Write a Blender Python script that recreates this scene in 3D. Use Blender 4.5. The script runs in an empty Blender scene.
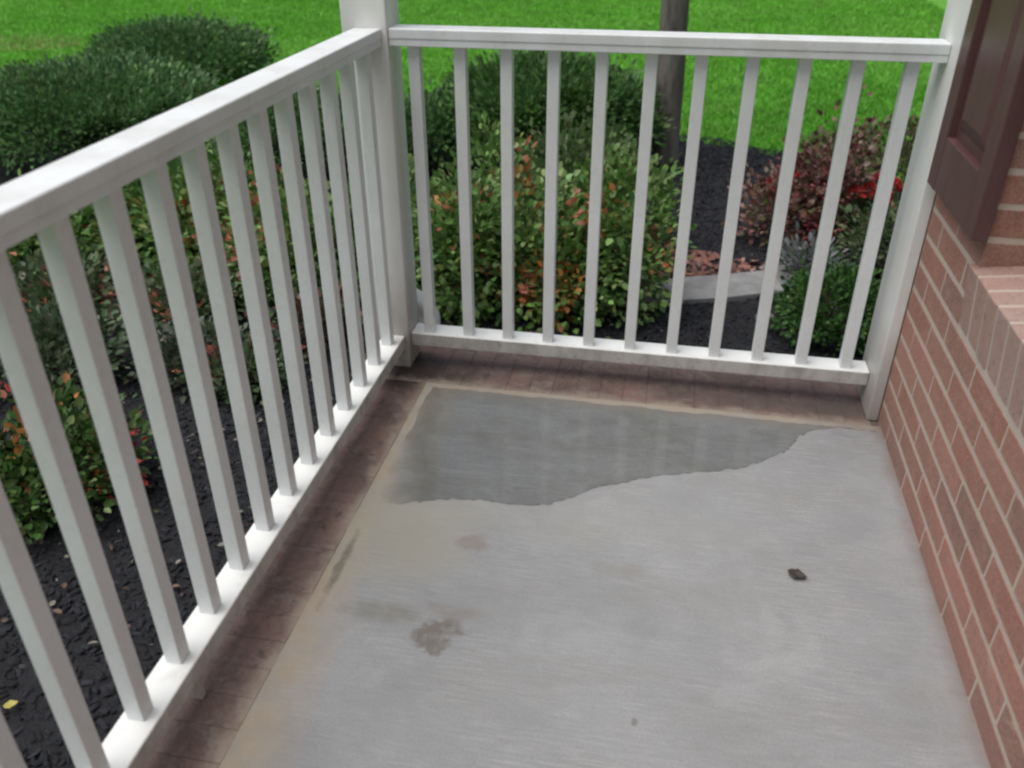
import bpy, bmesh, math, random
import numpy as np
from mathutils import Vector, Matrix, noise

rad = math.radians
S = bpy.context.scene
C = S.collection
rng = np.random.default_rng(7)
random.seed(7)

# ------------------------------------------------------------------ camera
cam_d = bpy.data.cameras.new("camera")
cam = bpy.data.objects.new("camera", cam_d)
C.objects.link(cam)
cr = Vector((0.9821, 0.1882, -0.0030)); cf = Vector((-0.1617, 0.8437, -0.5120))
cf.normalize(); cr = (cr - cf * cr.dot(cf)).normalized(); cu = cr.cross(cf)
cam.matrix_world = Matrix(((cr.x, cu.x, -cf.x, 0.7309), (cr.y, cu.y, -cf.y, -2.1594),
                           (cr.z, cu.z, -cf.z, 1.2748), (0, 0, 0, 1)))
cam_d.sensor_width = 36.0
cam_d.lens = 36.0 * 857.5 / 1024
cam_d.clip_start = 0.02
cam_d.clip_end = 800
cam_d.dof.use_dof = True
cam_d.dof.focus_distance = 2.3
cam_d.dof.aperture_fstop = 3.4
S.camera = cam

# ------------------------------------------------------------------ sky, sun, exposure
SUN_EL, SUN_AZ = rad(70), rad(-118)          # azimuth from +Y towards +X
w = bpy.data.worlds.new("World"); S.world = w; w.use_nodes = True
wn = w.node_tree.nodes; wl = w.node_tree.links
sky = wn.new("ShaderNodeTexSky"); sky.sky_type = 'NISHITA'; sky.sun_disc = False
sky.sun_elevation = SUN_EL; sky.sun_rotation = SUN_AZ
sky.air_density = 1.0; sky.dust_density = 4.0; sky.ozone_density = 1.0
hs = wn.new("ShaderNodeHueSaturation"); hs.inputs['Saturation'].default_value = 0.60   # cloud cover greys the sky
wl.new(sky.outputs[0], hs.inputs['Color']); wl.new(hs.outputs[0], wn['Background'].inputs[0])
wn['Background'].inputs[1].default_value = 0.050
sd = bpy.data.lights.new("sun", 'SUN'); sd.energy = 1.5; sd.angle = rad(60); sd.color = (1, .99, .955)
sun = bpy.data.objects.new("sun", sd); C.objects.link(sun)
sdir = Vector((math.sin(SUN_AZ) * math.cos(SUN_EL), math.cos(SUN_AZ) * math.cos(SUN_EL), math.sin(SUN_EL)))
sun.rotation_euler = sdir.to_track_quat('Z', 'Y').to_euler()
S.view_settings.view_transform = 'Standard'; S.view_settings.look = 'None'
S.view_settings.gamma = 1.0; S.view_settings.exposure = 0.93
S.render.engine = 'CYCLES'
S.cycles.filter_width = 2.4                  # the phone's soft picture
S.cycles.max_bounces = 6

# ------------------------------------------------------------------ materials
class Nt:
    def __init__(s, name):
        s.m = bpy.data.materials.new(name); s.m.use_nodes = True
        s.t = s.m.node_tree; s.b = s.t.nodes['Principled BSDF']
    def n(s, kind, **kw):
        x = s.t.nodes.new(kind)
        for k, v in kw.items():
            if hasattr(x, k) and k not in x.inputs: setattr(x, k, v)
            else: x.inputs[k].default_value = v
        return x
    def l(s, a, b): s.t.links.new(a, b)
    def co(s, kind='Object'):
        if not hasattr(s, '_co'): s._co = s.n('ShaderNodeTexCoord')
        return s._co.outputs[kind]
    def noise(s, scale, detail=4, rough=.55, vec=None, stretch=None, dist=0):
        x = s.n('ShaderNodeTexNoise'); x.inputs['Scale'].default_value = scale
        x.inputs['Detail'].default_value = detail; x.inputs['Roughness'].default_value = rough
        x.inputs['Distortion'].default_value = dist
        v = vec or s.co()
        if stretch:
            mp = s.n('ShaderNodeMapping'); mp.inputs['Scale'].default_value = stretch
            s.l(v, mp.inputs[0]); v = mp.outputs[0]
        s.l(v, x.inputs['Vector']); return x.outputs[0]
    def ramp(s, v, stops):
        x = s.n('ShaderNodeValToRGB'); e = x.color_ramp.elements
        while len(e) < len(stops): e.new(.5)
        for i, (p, c) in enumerate(stops):
            e[i].position = p; e[i].color = (c, c, c, 1) if isinstance(c, (int, float)) else (*c, 1)
        s.l(v, x.inputs[0]); return x.outputs[0]
    def mix(s, f, a, b, mode='MIX'):
        x = s.n('ShaderNodeMix'); x.data_type = 'RGBA'; x.blend_type = mode
        for v, i in ((f, 0), (a, 6), (b, 7)):
            if isinstance(v, (int, float)): x.inputs[i].default_value = v if i == 0 else (v, v, v, 1)
            elif isinstance(v, tuple): x.inputs[i].default_value = (*v, 1)
            else: s.l(v, x.inputs[i])
        return x.outputs[2]
    def math(s, op, a, b=0.0, clamp=False):
        x = s.n('ShaderNodeMath'); x.operation = op; x.use_clamp = clamp
        for v, i in ((a, 0), (b, 1)):
            if isinstance(v, (int, float)): x.inputs[i].default_value = v
            else: s.l(v, x.inputs[i])
        return x.outputs[0]
    def bump(s, h, strength=.3, dist=.002):
        x = s.n('ShaderNodeBump'); x.inputs['Strength'].default_value = strength
        x.inputs['Distance'].default_value = dist
        s.l(h, x.inputs['Height']); s.l(x.outputs[0], s.b.inputs['Normal'])
    def base(s, c):
        if isinstance(c, tuple): s.b.inputs['Base Color'].default_value = (*c, 1)
        else: s.l(c, s.b.inputs['Base Color'])
    def rough(s, r):
        if isinstance(r, (int, float)): s.b.inputs['Roughness'].default_value = r
        else: s.l(r, s.b.inputs['Roughness'])

def mat_paint(name, c, dirt, amount):
    k = Nt(name)
    a = k.ramp(k.noise(9, 5, .6, stretch=(1, 1, .35)), [(.42, 0), (.78, amount)])
    b = k.ramp(k.noise(70, 3), [(.55, 0), (.75, amount * .5)])
    col = k.mix(a, c, dirt); col = k.mix(b, col, dirt)
    k.base(col); k.rough(.42); k.bump(k.noise(220, 2), .12, .0006)
    return k.m
M_white = mat_paint("white_paint", (.775, .80, .81), (.44, .43, .38), .45)
M_pipe = mat_paint("pipe_paint", (.78, .78, .78), (.48, .45, .42), .3)
k = Nt("post_paint")
sx = k.n('ShaderNodeSeparateXYZ'); gp = k.n('ShaderNodeNewGeometry'); k.l(gp.outputs['Position'], sx.inputs[0])
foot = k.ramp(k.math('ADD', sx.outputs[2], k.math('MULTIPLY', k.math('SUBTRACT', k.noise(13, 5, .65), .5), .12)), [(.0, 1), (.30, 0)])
tone = k.mix(k.ramp(k.noise(7, 5, .6, stretch=(1, 1, .3)), [(.35, 0), (.75, 1)]), (.79, .795, .79), (.68, .66, .63))
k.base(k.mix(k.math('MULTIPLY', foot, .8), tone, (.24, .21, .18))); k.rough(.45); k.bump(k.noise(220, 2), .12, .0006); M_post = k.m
# bottom rails: dirt blotches, plus sides and underside greyer than the top
k = Nt("low_rail_white")
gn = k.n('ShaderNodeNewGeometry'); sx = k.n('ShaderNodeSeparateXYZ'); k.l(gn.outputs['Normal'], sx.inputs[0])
sidem = k.ramp(sx.outputs[2], [(.35, 1), (.9, 0)])              # none on upward faces, full on sides and underside
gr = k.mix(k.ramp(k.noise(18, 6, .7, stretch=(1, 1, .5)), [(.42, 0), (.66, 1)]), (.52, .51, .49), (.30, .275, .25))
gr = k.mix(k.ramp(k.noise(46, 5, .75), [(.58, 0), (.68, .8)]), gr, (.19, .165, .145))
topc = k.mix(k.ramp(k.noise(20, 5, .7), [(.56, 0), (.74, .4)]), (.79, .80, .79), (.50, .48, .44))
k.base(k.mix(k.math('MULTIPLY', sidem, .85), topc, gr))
k.rough(.45); M_lowwhite = k.m

def blob(k, P, cx, cy, rx, ry, scale, amp, soft=(.25, 1.0)):
    """0..1 stain mask: an ellipse on the floor with a noisy outline"""
    sx = k.n('ShaderNodeSeparateXYZ'); k.l(P, sx.inputs[0])
    dx = k.math('DIVIDE', k.math('SUBTRACT', sx.outputs[0], cx), rx)
    dy = k.math('DIVIDE', k.math('SUBTRACT', sx.outputs[1], cy), ry)
    d = k.math('ADD', k.math('MULTIPLY', dx, dx), k.math('MULTIPLY', dy, dy))
    d = k.math('ADD', d, k.math('MULTIPLY', k.math('SUBTRACT', k.noise(scale, 5, .65, P), .5), amp))
    return k.ramp(d, [(soft[0], 1), (soft[1], 0)])

k = Nt("brick_face")
oi = k.n('ShaderNodeObjectInfo')
gv = k.n('ShaderNodeNewGeometry')
rnd = oi.outputs['Random']
shift = k.n('ShaderNodeVectorMath'); shift.operation = 'ADD'
k.l(k.co(), shift.inputs[0])
cv = k.n('ShaderNodeCombineXYZ'); k.l(k.math('MULTIPLY', rnd, 37.0), cv.inputs[0]); k.l(k.math('MULTIPLY', rnd, 91.0), cv.inputs[1])
k.l(cv.outputs[0], shift.inputs[1])
vv = shift.outputs[0]
base = k.ramp(rnd, [(0, (.36, .150, .110)), (.16, (.25, .145, .120)), (.32, (.41, .175, .130)), (.48, (.30, .125, .092)),
                    (.64, (.43, .215, .165)), (.78, (.235, .130, .105)), (.9, (.39, .180, .145)), (1, (.32, .140, .105))])
col = k.mix(k.ramp(k.noise(20, 6, .7, vv), [(.42, 0), (.70, .65)]), base, (.42, .220, .170))
col = k.mix(k.ramp(k.noise(30, 5, .7, vv, dist=1.8), [(.54, 0), (.66, .6)]), col, (.20, .13, .11))
col = k.mix(k.ramp(k.noise(11, 5, .65, vv, dist=1), [(.60, 0), (.72, .55)]), col, (.45, .33, .28))
col = k.mix(k.ramp(k.noise(210, 3, .75, vv), [(.46, 0), (.72, .6)]), col, (.54, .34, .275))
col = k.mix(k.ramp(k.noise(260, 2, .7, vv), [(.58, 0), (.72, .6)]), col, (.10, .06, .05))
# bricks turn darker towards the foot of the wall
sz = k.n('ShaderNodeSeparateXYZ'); k.l(gv.outputs['Position'], sz.inputs[0])
ft = k.ramp(k.math('ADD', sz.outputs[2], k.math('MULTIPLY', k.math('SUBTRACT', k.noise(10, 5, .65, gv.outputs['Position']), .5), .16)), [(.0, 1), (.11, 0)])
col = k.mix(k.math('MULTIPLY', ft, .45), col, (.25, .17, .15))
k.base(col); k.rough(.8)
k.bump(k.math('ADD', k.noise(60, 5, .7, vv), k.math('MULTIPLY', k.noise(300, 3, .7, vv), .7)), .9, .004)
M_brick = k.m
M_sill = M_brick.copy(); M_sill.name = "weathered_sill_brick"
for e, cc in zip([n for n in M_sill.node_tree.nodes if n.type == "VALTORGB" and len(n.color_ramp.elements) == 8][0].color_ramp.elements, [(.40, .27, .235), (.43, .31, .28), (.37, .25, .22), (.45, .33, .30)] * 2): e.color = (*cc, 1)

k = Nt("dark_wet_brick")      # dirty border bricks round the slab
oi = k.n('ShaderNodeObjectInfo')
sx = k.n('ShaderNodeSeparateXYZ'); gp = k.n('ShaderNodeNewGeometry'); P = gp.outputs['Position']; k.l(P, sx.inputs[0])
base = k.ramp(oi.outputs['Random'], [(0, (.165, .102, .088)), (.5, (.190, .116, .100)), (1, (.178, .112, .100))])
col = k.mix(k.ramp(k.noise(7, 6, .7, P), [(.40, 0), (.62, .9)]), base, (.100, .066, .058))
col = k.mix(k.ramp(k.noise(15, 6, .7, P, dist=1.4), [(.52, 0), (.66, .9)]), col, (.20, .165, .145))
col = k.mix(k.ramp(k.noise(26, 5, .75, P, dist=1), [(.54, 0), (.66, .85)]), col, (.055, .038, .033))
col = k.mix(k.ramp(k.noise(160, 4, .75, P), [(.48, 0), (.75, .6)]), col, (.22, .17, .145))
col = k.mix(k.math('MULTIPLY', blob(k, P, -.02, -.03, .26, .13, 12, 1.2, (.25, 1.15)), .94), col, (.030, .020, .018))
col = k.mix(k.math('MULTIPLY', blob(k, P, 1.15, -.02, .5, .07, 10, 1.6, (.0, 1.0)), .7), col, (.075, .062, .056))
# mineral film creeping from the slab over the bricks' inner ends
edge = k.math('MAXIMUM', k.math('MULTIPLY', k.math('SUBTRACT', sx.outputs[0], .048), 26.0),
              -9.0)
edge2 = k.math('MULTIPLY', k.math('SUBTRACT', -.062, sx.outputs[1]), 26.0)
near = k.math('ADD', sx.outputs[1], 0.095)
side = k.math('LESS_THAN', near, 0.0)
em = k.math('ADD', k.math('MULTIPLY', edge, side), k.math('MULTIPLY', edge2, k.math('SUBTRACT', 1.0, side)))
em = k.math('ADD', em, k.math('MULTIPLY', k.math('SUBTRACT', k.noise(11, 6, .7, P), .5), 3.0))
col = k.mix(k.math('MULTIPLY', k.ramp(em, [(.05, 0), (.9, 1)]), .85), col, (.275, .225, .18))
k.base(col); k.rough(k.ramp(k.noise(8, 4, .6, P), [(.35, .35), (.7, .7)]))
k.bump(k.noise(70, 5, .7, P), .4, .003)
M_border = k.m

k = Nt("mortar")
k.base(k.mix(k.noise(40, 5, .7), (.44, .36, .31), (.58, .49, .43))); k.rough(.9)
k.bump(k.noise(180, 4, .7), .6, .003); M_mortar = k.m
k = Nt("dark_mortar")
k.base(k.mix(k.noise(30, 5, .7), (.105, .075, .064), (.155, .115, .098))); k.rough(.8)
M_dmortar = k.m

def slab_colour(k):
    P = k.co()
    c = k.mix(k.ramp(k.noise(1.9, 7, .7, P), [(.34, 0), (.64, 1)]), (.212, .217, .228), (.295, .299, .312))
    c = k.mix(k.ramp(k.noise(6, 6, .72, P, stretch=(.6, 1.3, 1)), [(.46, 0), (.66, .7)]), c, (.235, .235, .226))
    c = k.mix(k.ramp(k.noise(4, 5, .7, P, dist=.8), [(.55, 0), (.72, .55)]), c, (.342, .342, .344))
    broom = k.ramp(k.noise(95, 5, .75, P, stretch=(.14, 1.8, 1)), [(.44, 0), (.66, .6)])
    broom = k.math('MULTIPLY', broom, k.ramp(k.noise(5, 5, .65, P), [(.34, .1), (.64, 1)]))
    c = k.mix(broom, c, (.40, .40, .395))
    c = k.mix(k.ramp(k.noise(240, 4, .85, P), [(.52, 0), (.66, .65)]), c, (.15, .15, .145))
    c = k.mix(k.ramp(k.noise(300, 3, .8, P), [(.56, 0), (.70, .6)]), c, (.46, .455, .44))
    c = k.mix(k.ramp(k.noise(45, 4, .8, P), [(.64, 0), (.72, .55)]), c, (.165, .16, .15))
    return P, c

k = Nt("broomed_concrete")
P, c = slab_colour(k)
sx = k.n('ShaderNodeSeparateXYZ'); k.l(P, sx.inputs[0])
X, Y = sx.outputs[0], sx.outputs[1]
# tan mineral bloom along the two brick borders, wider towards the viewer
wob = k.math('MULTIPLY', k.math('SUBTRACT', k.noise(6, 5, .6, P), .5), .030)
widthx = k.math('MAXIMUM', k.math('ADD', k.math('MULTIPLY', Y, -.095), .012), .036)
tx = k.math('DIVIDE', k.math('ADD', k.math('SUBTRACT', X, .081), wob), widthx)
ty = k.math('DIVIDE', k.math('ADD', k.math('SUBTRACT', -.100, Y), k.math('MULTIPLY', wob, .35)), .034)
tan = k.math('MULTIPLY', k.ramp(k.math('MINIMUM', tx, ty), [(.25, 1), (1.0, 0)]), k.ramp(k.noise(8, 6, .72, P), [(.32, .35), (.52, 1)]))
c = k.mix(k.math('MULTIPLY', tan, .88), c, k.mix(k.noise(30, 4, .6, P), (.275, .215, .155), (.385, .325, .25)))
# yellowish damp ground beside the puddle's left end
c = k.mix(k.math('MULTIPLY', blob(k, P, .20, -.74, .22, .20, 9, 1.1, (.1, 1.1)), .6), c, (.30, .28, .22))
c = k.mix(k.math('MULTIPLY', blob(k, P, .50, -.62, .60, .10, 9, 1.6, (.1, 1.1)), .25), c, (.30, .29, .255))
# older stains
c = k.mix(k.math('MULTIPLY', blob(k, P, .365, -1.022, .062, .055, 26, 3.6, (.05, .75)), .80), c, (.125, .105, .085))
c = k.mix(k.math('MULTIPLY', blob(k, P, .235, -.985, .105, .038, 18, 2.2, (.0, .9)), .62), c, (.17, .16, .135))
c = k.mix(k.math('MULTIPLY', blob(k, P, .385, -.962, .09, .03, 26, 3.0, (.0, .8)), .55), c, (.20, .18, .16))
c = k.mix(k.math('MULTIPLY', blob(k, P, .376, -.752, .055, .040, 26, 3.2, (.0, .8)), .55), c, (.20, .155, .13))
c = k.mix(k.math('MULTIPLY', blob(k, P, .70, -.775, .09, .03, 24, 3.0, (.0, .8)), .40), c, (.22, .21, .19))
c = k.mix(k.math('MULTIPLY', blob(k, P, .108, -.875, .014, .13, 22, 3.0, (.0, .8)), .75), c, (.11, .105, .08))
c = k.mix(k.math('MULTIPLY', blob(k, P, .755, -1.153, .008, .010, 90, 3.5, (.0, .9)), .8), c, (.14, .13, .12))
# damp edge against the brick wall foot by the post
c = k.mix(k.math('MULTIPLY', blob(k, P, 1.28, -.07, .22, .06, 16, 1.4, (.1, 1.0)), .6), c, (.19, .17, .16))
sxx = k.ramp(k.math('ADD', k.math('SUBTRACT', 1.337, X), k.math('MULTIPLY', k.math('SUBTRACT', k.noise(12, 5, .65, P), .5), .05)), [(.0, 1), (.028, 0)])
c = k.mix(k.math('MULTIPLY', sxx, .7), c, (.22, .17, .155))      # slab darker and browner in a line along the wall foot
k.base(c); k.rough(.72)
k.bump(k.math('ADD', k.noise(90, 4, .7, P, stretch=(.15, 2.2, 1)), k.math('MULTIPLY', k.noise(260, 4, .75, P), .8)), .6, .002)
M_slab = k.m

k = Nt("standing_water_on_concrete")
P, c = slab_colour(k)
sx = k.n('ShaderNodeSeparateXYZ'); k.l(P, sx.inputs[0])
wetc = k.mix(1.0, c, k.mix(k.ramp(k.noise(2.8, 5, .6, P), [(.3, 0), (.7, 1)]), (.56, .575, .55), (.70, .71, .705)), 'MULTIPLY')
wetc = k.mix(k.ramp(k.noise(6, 6, .7, P, stretch=(.6, 1.3, 1)), [(.46, 0), (.70, .6)]), wetc, (.130, .132, .125))
wob = k.math('MULTIPLY', k.math('SUBTRACT', k.noise(7, 6, .65, P), .5), .14)
thin = k.math('ADD', k.math('SUBTRACT', sx.outputs[0], .072), wob)
t = k.ramp(thin, [(.0, 1), (.16, 0)])
wetc = k.mix(k.math('MULTIPLY', t, .75), wetc, (.235, .20, .135))
t = k.ramp(k.math('ADD', k.math('SUBTRACT', -.115, sx.outputs[1]), k.math('MULTIPLY', wob, .3)), [(.0, 1), (.045, 0)])
wetc = k.mix(k.math('MULTIPLY', t, .6), wetc, (.20, .175, .14))
k.base(wetc); k.rough(k.ramp(k.noise(6, 5, .65, P), [(.35, .05), (.7, .17)]))
k.b.inputs['Specular IOR Level'].default_value = .5
k.bump(k.noise(30, 3, .6, P), .03, .001)
tr = k.n('ShaderNodeBsdfTransparent'); ms = k.n('ShaderNodeMixShader')     # the film thins out to nothing at its left end
k.l(k.ramp(k.math('ADD', thin, k.math('MULTIPLY', k.math('ADD', sx.outputs[1], .38), .22)), [(.0, 0), (.13, 1)]), ms.inputs[0])
k.l(tr.outputs[0], ms.inputs[1]); k.l(k.b.outputs[0], ms.inputs[2]); k.l(ms.outputs[0], k.t.nodes['Material Output'].inputs['Surface'])
M_puddle = k.m

k = Nt("shutter_paint")
c = k.mix(k.ramp(k.noise(30, 5, .65, stretch=(1, 1, .15)), [(.4, 0), (.75, .6)]), (.088, .040, .040), (.135, .070, .066))
k.base(c); k.rough(.42); k.bump(k.noise(140, 3, .6, stretch=(1, 1, .1)), .2, .001); M_shutter = k.m
k = Nt("window_glass"); k.base((.03, .035, .04)); k.rough(.06); M_glass = k.m

k = Nt("lawn_ground")
c = k.mix(k.ramp(k.noise(.55, 6, .6), [(.35, 0), (.68, 1)]), (.095, .290, .022), (.130, .37, .034))
c = k.mix(k.ramp(k.noise(28, 4, .7), [(.45, 0), (.75, .5)]), c, (.05, .19, .012))
def patch(cx, cy, rx, ry): return k.math('MULTIPLY', blob(k, k.co(), cx, cy, rx, ry, 2.5, 1.6, (.0, .9)), .35)
c = k.mix(patch(-7.3, 7.7, .9, .7), c, (.30, .22, .11))
c = k.mix(patch(-6.2, 7.1, .5, .3), c, (.26, .22, .10))
k.base(c); k.rough(.9); k.bump(k.noise(60, 4, .7), .6, .02); M_lawn = k.m

def mat_leaf(name, rough=.45, transl=True):
    k = Nt(name)
    at = k.n('ShaderNodeAttribute'); at.attribute_name = 'tint'
    k.base(at.outputs['Color']); k.rough(rough)
    k.b.inputs['Specular IOR Level'].default_value = .4
    if transl:
        tr = k.n('ShaderNodeBsdfTranslucent'); k.l(at.outputs['Color'], tr.inputs['Color'])
        ms = k.n('ShaderNodeMixShader'); ms.inputs[0].default_value = .28
        k.l(k.b.outputs[0], ms.inputs[1]); k.l(tr.outputs[0], ms.inputs[2])
        k.l(ms.outputs[0], k.t.nodes['Material Output'].inputs['Surface'])
    return k.m
M_leaf = mat_leaf("leaf"); M_grass = mat_leaf("grass_blade", .6)
M_chip = mat_leaf("wet_mulch_chip", .85, False)
k = Nt("wet_mulch_soil")
k.base(k.mix(k.ramp(k.noise(30, 5, .7), [(.4, 0), (.7, 1)]), (.007, .007, .010), (.020, .020, .026))); k.rough(.55)
k.bump(k.noise(55, 5, .7), 1.0, .02); M_mulch = k.m
k = Nt("bark")
k.base(k.mix(k.ramp(k.noise(16, 6, .7, stretch=(1, 1, .18)), [(.35, 0), (.7, 1)]), (.095, .082, .070), (.26, .235, .205))); k.rough(.9)
k.bump(k.noise(22, 6, .7, stretch=(1, 1, .2)), 1.0, .02); M_bark = k.m
k = Nt("twig"); k.base((.07, .05, .035)); k.rough(.8); M_twig = k.m
k = Nt("path_concrete")
k.base(k.mix(k.ramp(k.noise(9, 6, .65), [(.35, 0), (.7, 1)]), (.19, .19, .192), (.31, .305, .305))); k.rough(.6)
k.bump(k.noise(70, 4, .7), .4, .004); M_path = k.m
k = Nt("grey_stone")
oi = k.n('ShaderNodeObjectInfo')
k.base(k.mix(k.noise(20, 5, .7), (.10, .098, .096), (.28, .27, .26))); k.rough(.6); k.bump(k.noise(40, 4), .5, .006); M_stone = k.m
k = Nt("foundation_block")
k.base(k.mix(k.noise(12, 5), (.20, .12, .10), (.27, .18, .15))); k.rough(.9); M_found = k.m

# ------------------------------------------------------------------ helpers
def link(o, parent=None):
    C.objects.link(o)
    if parent: o.parent = parent
    return o
def tag(o, label=None, cat=None, group=None, kind=None):
    if label: o['label'] = label
    if cat: o['category'] = cat
    if group: o['group'] = group
    if kind: o['kind'] = kind
    return o
def empty(name, loc, label, cat, group=None):
    o = bpy.data.objects.new(name, None); o.location = loc; o.empty_display_size = .05
    return tag(link(o), label, cat, group)
def bm_obj(name, bm, m, parent=None, bevel=0, seg=2, origin=None):
    if bevel:
        bmesh.ops.bevel(bm, geom=list(bm.edges), offset=bevel, segments=seg, affect='EDGES', profile=.6)
    me = bpy.data.meshes.new(name); bm.to_mesh(me); bm.free()
    me.materials.append(m)
    o = bpy.data.objects.new(name, me)
    return link(o, parent)
def box(bm, x0, x1, y0, y1, z0, z1):
    vs = [bm.verts.new(p) for p in ((x0, y0, z0), (x1, y0, z0), (x1, y1, z0), (x0, y1, z0),
                                    (x0, y0, z1), (x1, y0, z1), (x1, y1, z1), (x0, y1, z1))]
    for f in ((0, 3, 2, 1), (4, 5, 6, 7), (0, 1, 5, 4), (1, 2, 6, 5), (2, 3, 7, 6), (3, 0, 4, 7)):
        bm.faces.new([vs[i] for i in f])
    return vs
def box_obj(name, b, m, parent=None, bevel=.002, seg=2):
    """b in world space; parent empties sit unrotated, so subtract their location"""
    ox, oy, oz = parent.location if parent else (0, 0, 0)
    bm = bmesh.new(); box(bm, b[0]-ox, b[1]-ox, b[2]-oy, b[3]-oy, b[4]-oz, b[5]-oz)
    return bm_obj(name, bm, m, parent, bevel, seg)
def mesh_np(name, verts, faces, m, parent=None, tint=None, smooth=False):
    """faces: (n,k) array, or a list of arrays; tint: per-vertex rgb"""
    me = bpy.data.meshes.new(name)
    verts = np.asarray(verts, np.float32); fl = faces if isinstance(faces, list) else [faces]
    loops = np.concatenate([f.ravel() for f in fl]).astype(np.int32)
    sizes = np.concatenate([np.full(len(f), f.shape[1]) for f in fl]).astype(np.int32)
    starts = np.concatenate([[0], np.cumsum(sizes)[:-1]]).astype(np.int32)
    me.vertices.add(len(verts)); me.vertices.foreach_set('co', verts.ravel())
    me.loops.add(len(loops)); me.loops.foreach_set('vertex_index', loops)
    me.polygons.add(len(sizes)); me.polygons.foreach_set('loop_start', starts)
    if smooth: me.polygons.foreach_set('use_smooth', np.ones(len(sizes), bool))
    me.update(calc_edges=True); me.validate()
    if tint is not None:
        at = me.attributes.new('tint', 'FLOAT_COLOR', 'POINT')
        at.data.foreach_set('color', np.c_[tint, np.ones(len(verts))].astype(np.float32).ravel())
    me.materials.append(m)
    return link(bpy.data.objects.new(name, me), parent)
def tube_bm(bm, pts, r0, r1, n=6, lump=0):
    pts = [Vector(p) for p in pts]; rings = []
    for i, p in enumerate(pts):
        d = (pts[min(i+1, len(pts)-1)] - pts[max(i-1, 0)]).normalized()
        a = d.orthogonal().normalized() if i == 0 else (a - d * a.dot(d)).normalized()
        b = d.cross(a); r = r0 + (r1 - r0) * i / max(1, len(pts) - 1)
        ring = []
        for j in range(n):
            t = 2 * math.pi * j / n
            rr = r * (1 + lump * noise.noise(p * 3 + Vector((math.cos(t), math.sin(t), 0)) * 2))
            ring.append(bm.verts.new(p + (a * math.cos(t) + b * math.sin(t)) * rr))
        rings.append(ring)
    for u, v in zip(rings, rings[1:]):
        for j in range(n): bm.faces.new((u[j], u[(j+1) % n], v[(j+1) % n], v[j])).smooth = True
    bm.faces.new(rings[0][::-1]); bm.faces.new(rings[-1])

W = 1.337           # brick wall face
G = -0.50           # garden level
H = 0.95            # railing height

# ------------------------------------------------------------------ ground, bed, path
def lawn_sheet():
    xs = sorted(set(list(np.linspace(-15, 10, 51)) + [-300, -120, -50, -25, 25, 50, 120, 300]))
    ys = sorted(set(list(np.linspace(-8, 18, 53)) + [-300, -120, -50, -20, 35, 60, 120, 300]))
    v = [(x, y, G - .03 + .02 * noise.noise(Vector((x * .4, y * .4, 0)))) for y in ys for x in xs]
    n = len(xs); f = np.array([(j*n+i, j*n+i+1, (j+1)*n+i+1, (j+1)*n+i) for j in range(len(ys)-1) for i in range(n-1)])
    return tag(mesh_np('lawn', v, f, M_lawn, smooth=True), kind='structure')
lawn_sheet()
BED = [(-11, 5.0), (-8, 5.0), (-6, 5.0), (-4.6, 5.2), (-3.4, 5.0), (-2.5, 4.8), (-1.6, 4.75), (-.6, 4.85), (.43, 4.92), (.91, 4.79), (1.49, 4.41), (2.07, 4.06), (3.2, 3.5), (6, 3.2)]
bx = np.array([p[0] for p in BED]); by = np.array([p[1] for p in BED])
def bed_edge(x): return np.interp(x, bx, by) + .05 * np.sin(np.asarray(x) * 5.1) + .03 * np.sin(np.asarray(x) * 13)
def bed_z(x, y): return G + .012 + .022 * noise.noise(Vector((x * 2.1, y * 2.1, 3))) + .012 * noise.noise(Vector((x * 7, y * 7, 1)))
def bed():
    xs = np.linspace(-8, 5, 131); ts = np.linspace(0, 1, 91); v = []
    for t in ts:
        for x in xs:
            e = float(bed_edge(x)); y = -4.5 + (e + 4.5) * t
            z = bed_z(x, y)
            if t > .985: z = G - .06
            v.append((x, y, z))
    n = len(xs); f = np.array([(j*n+i, j*n+i+1, (j+1)*n+i+1, (j+1)*n+i) for j in range(len(ts)-1) for i in range(n-1)])
    return tag(mesh_np('mulch_bed', v, f, M_mulch, smooth=True), kind='structure')
bed()

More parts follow.
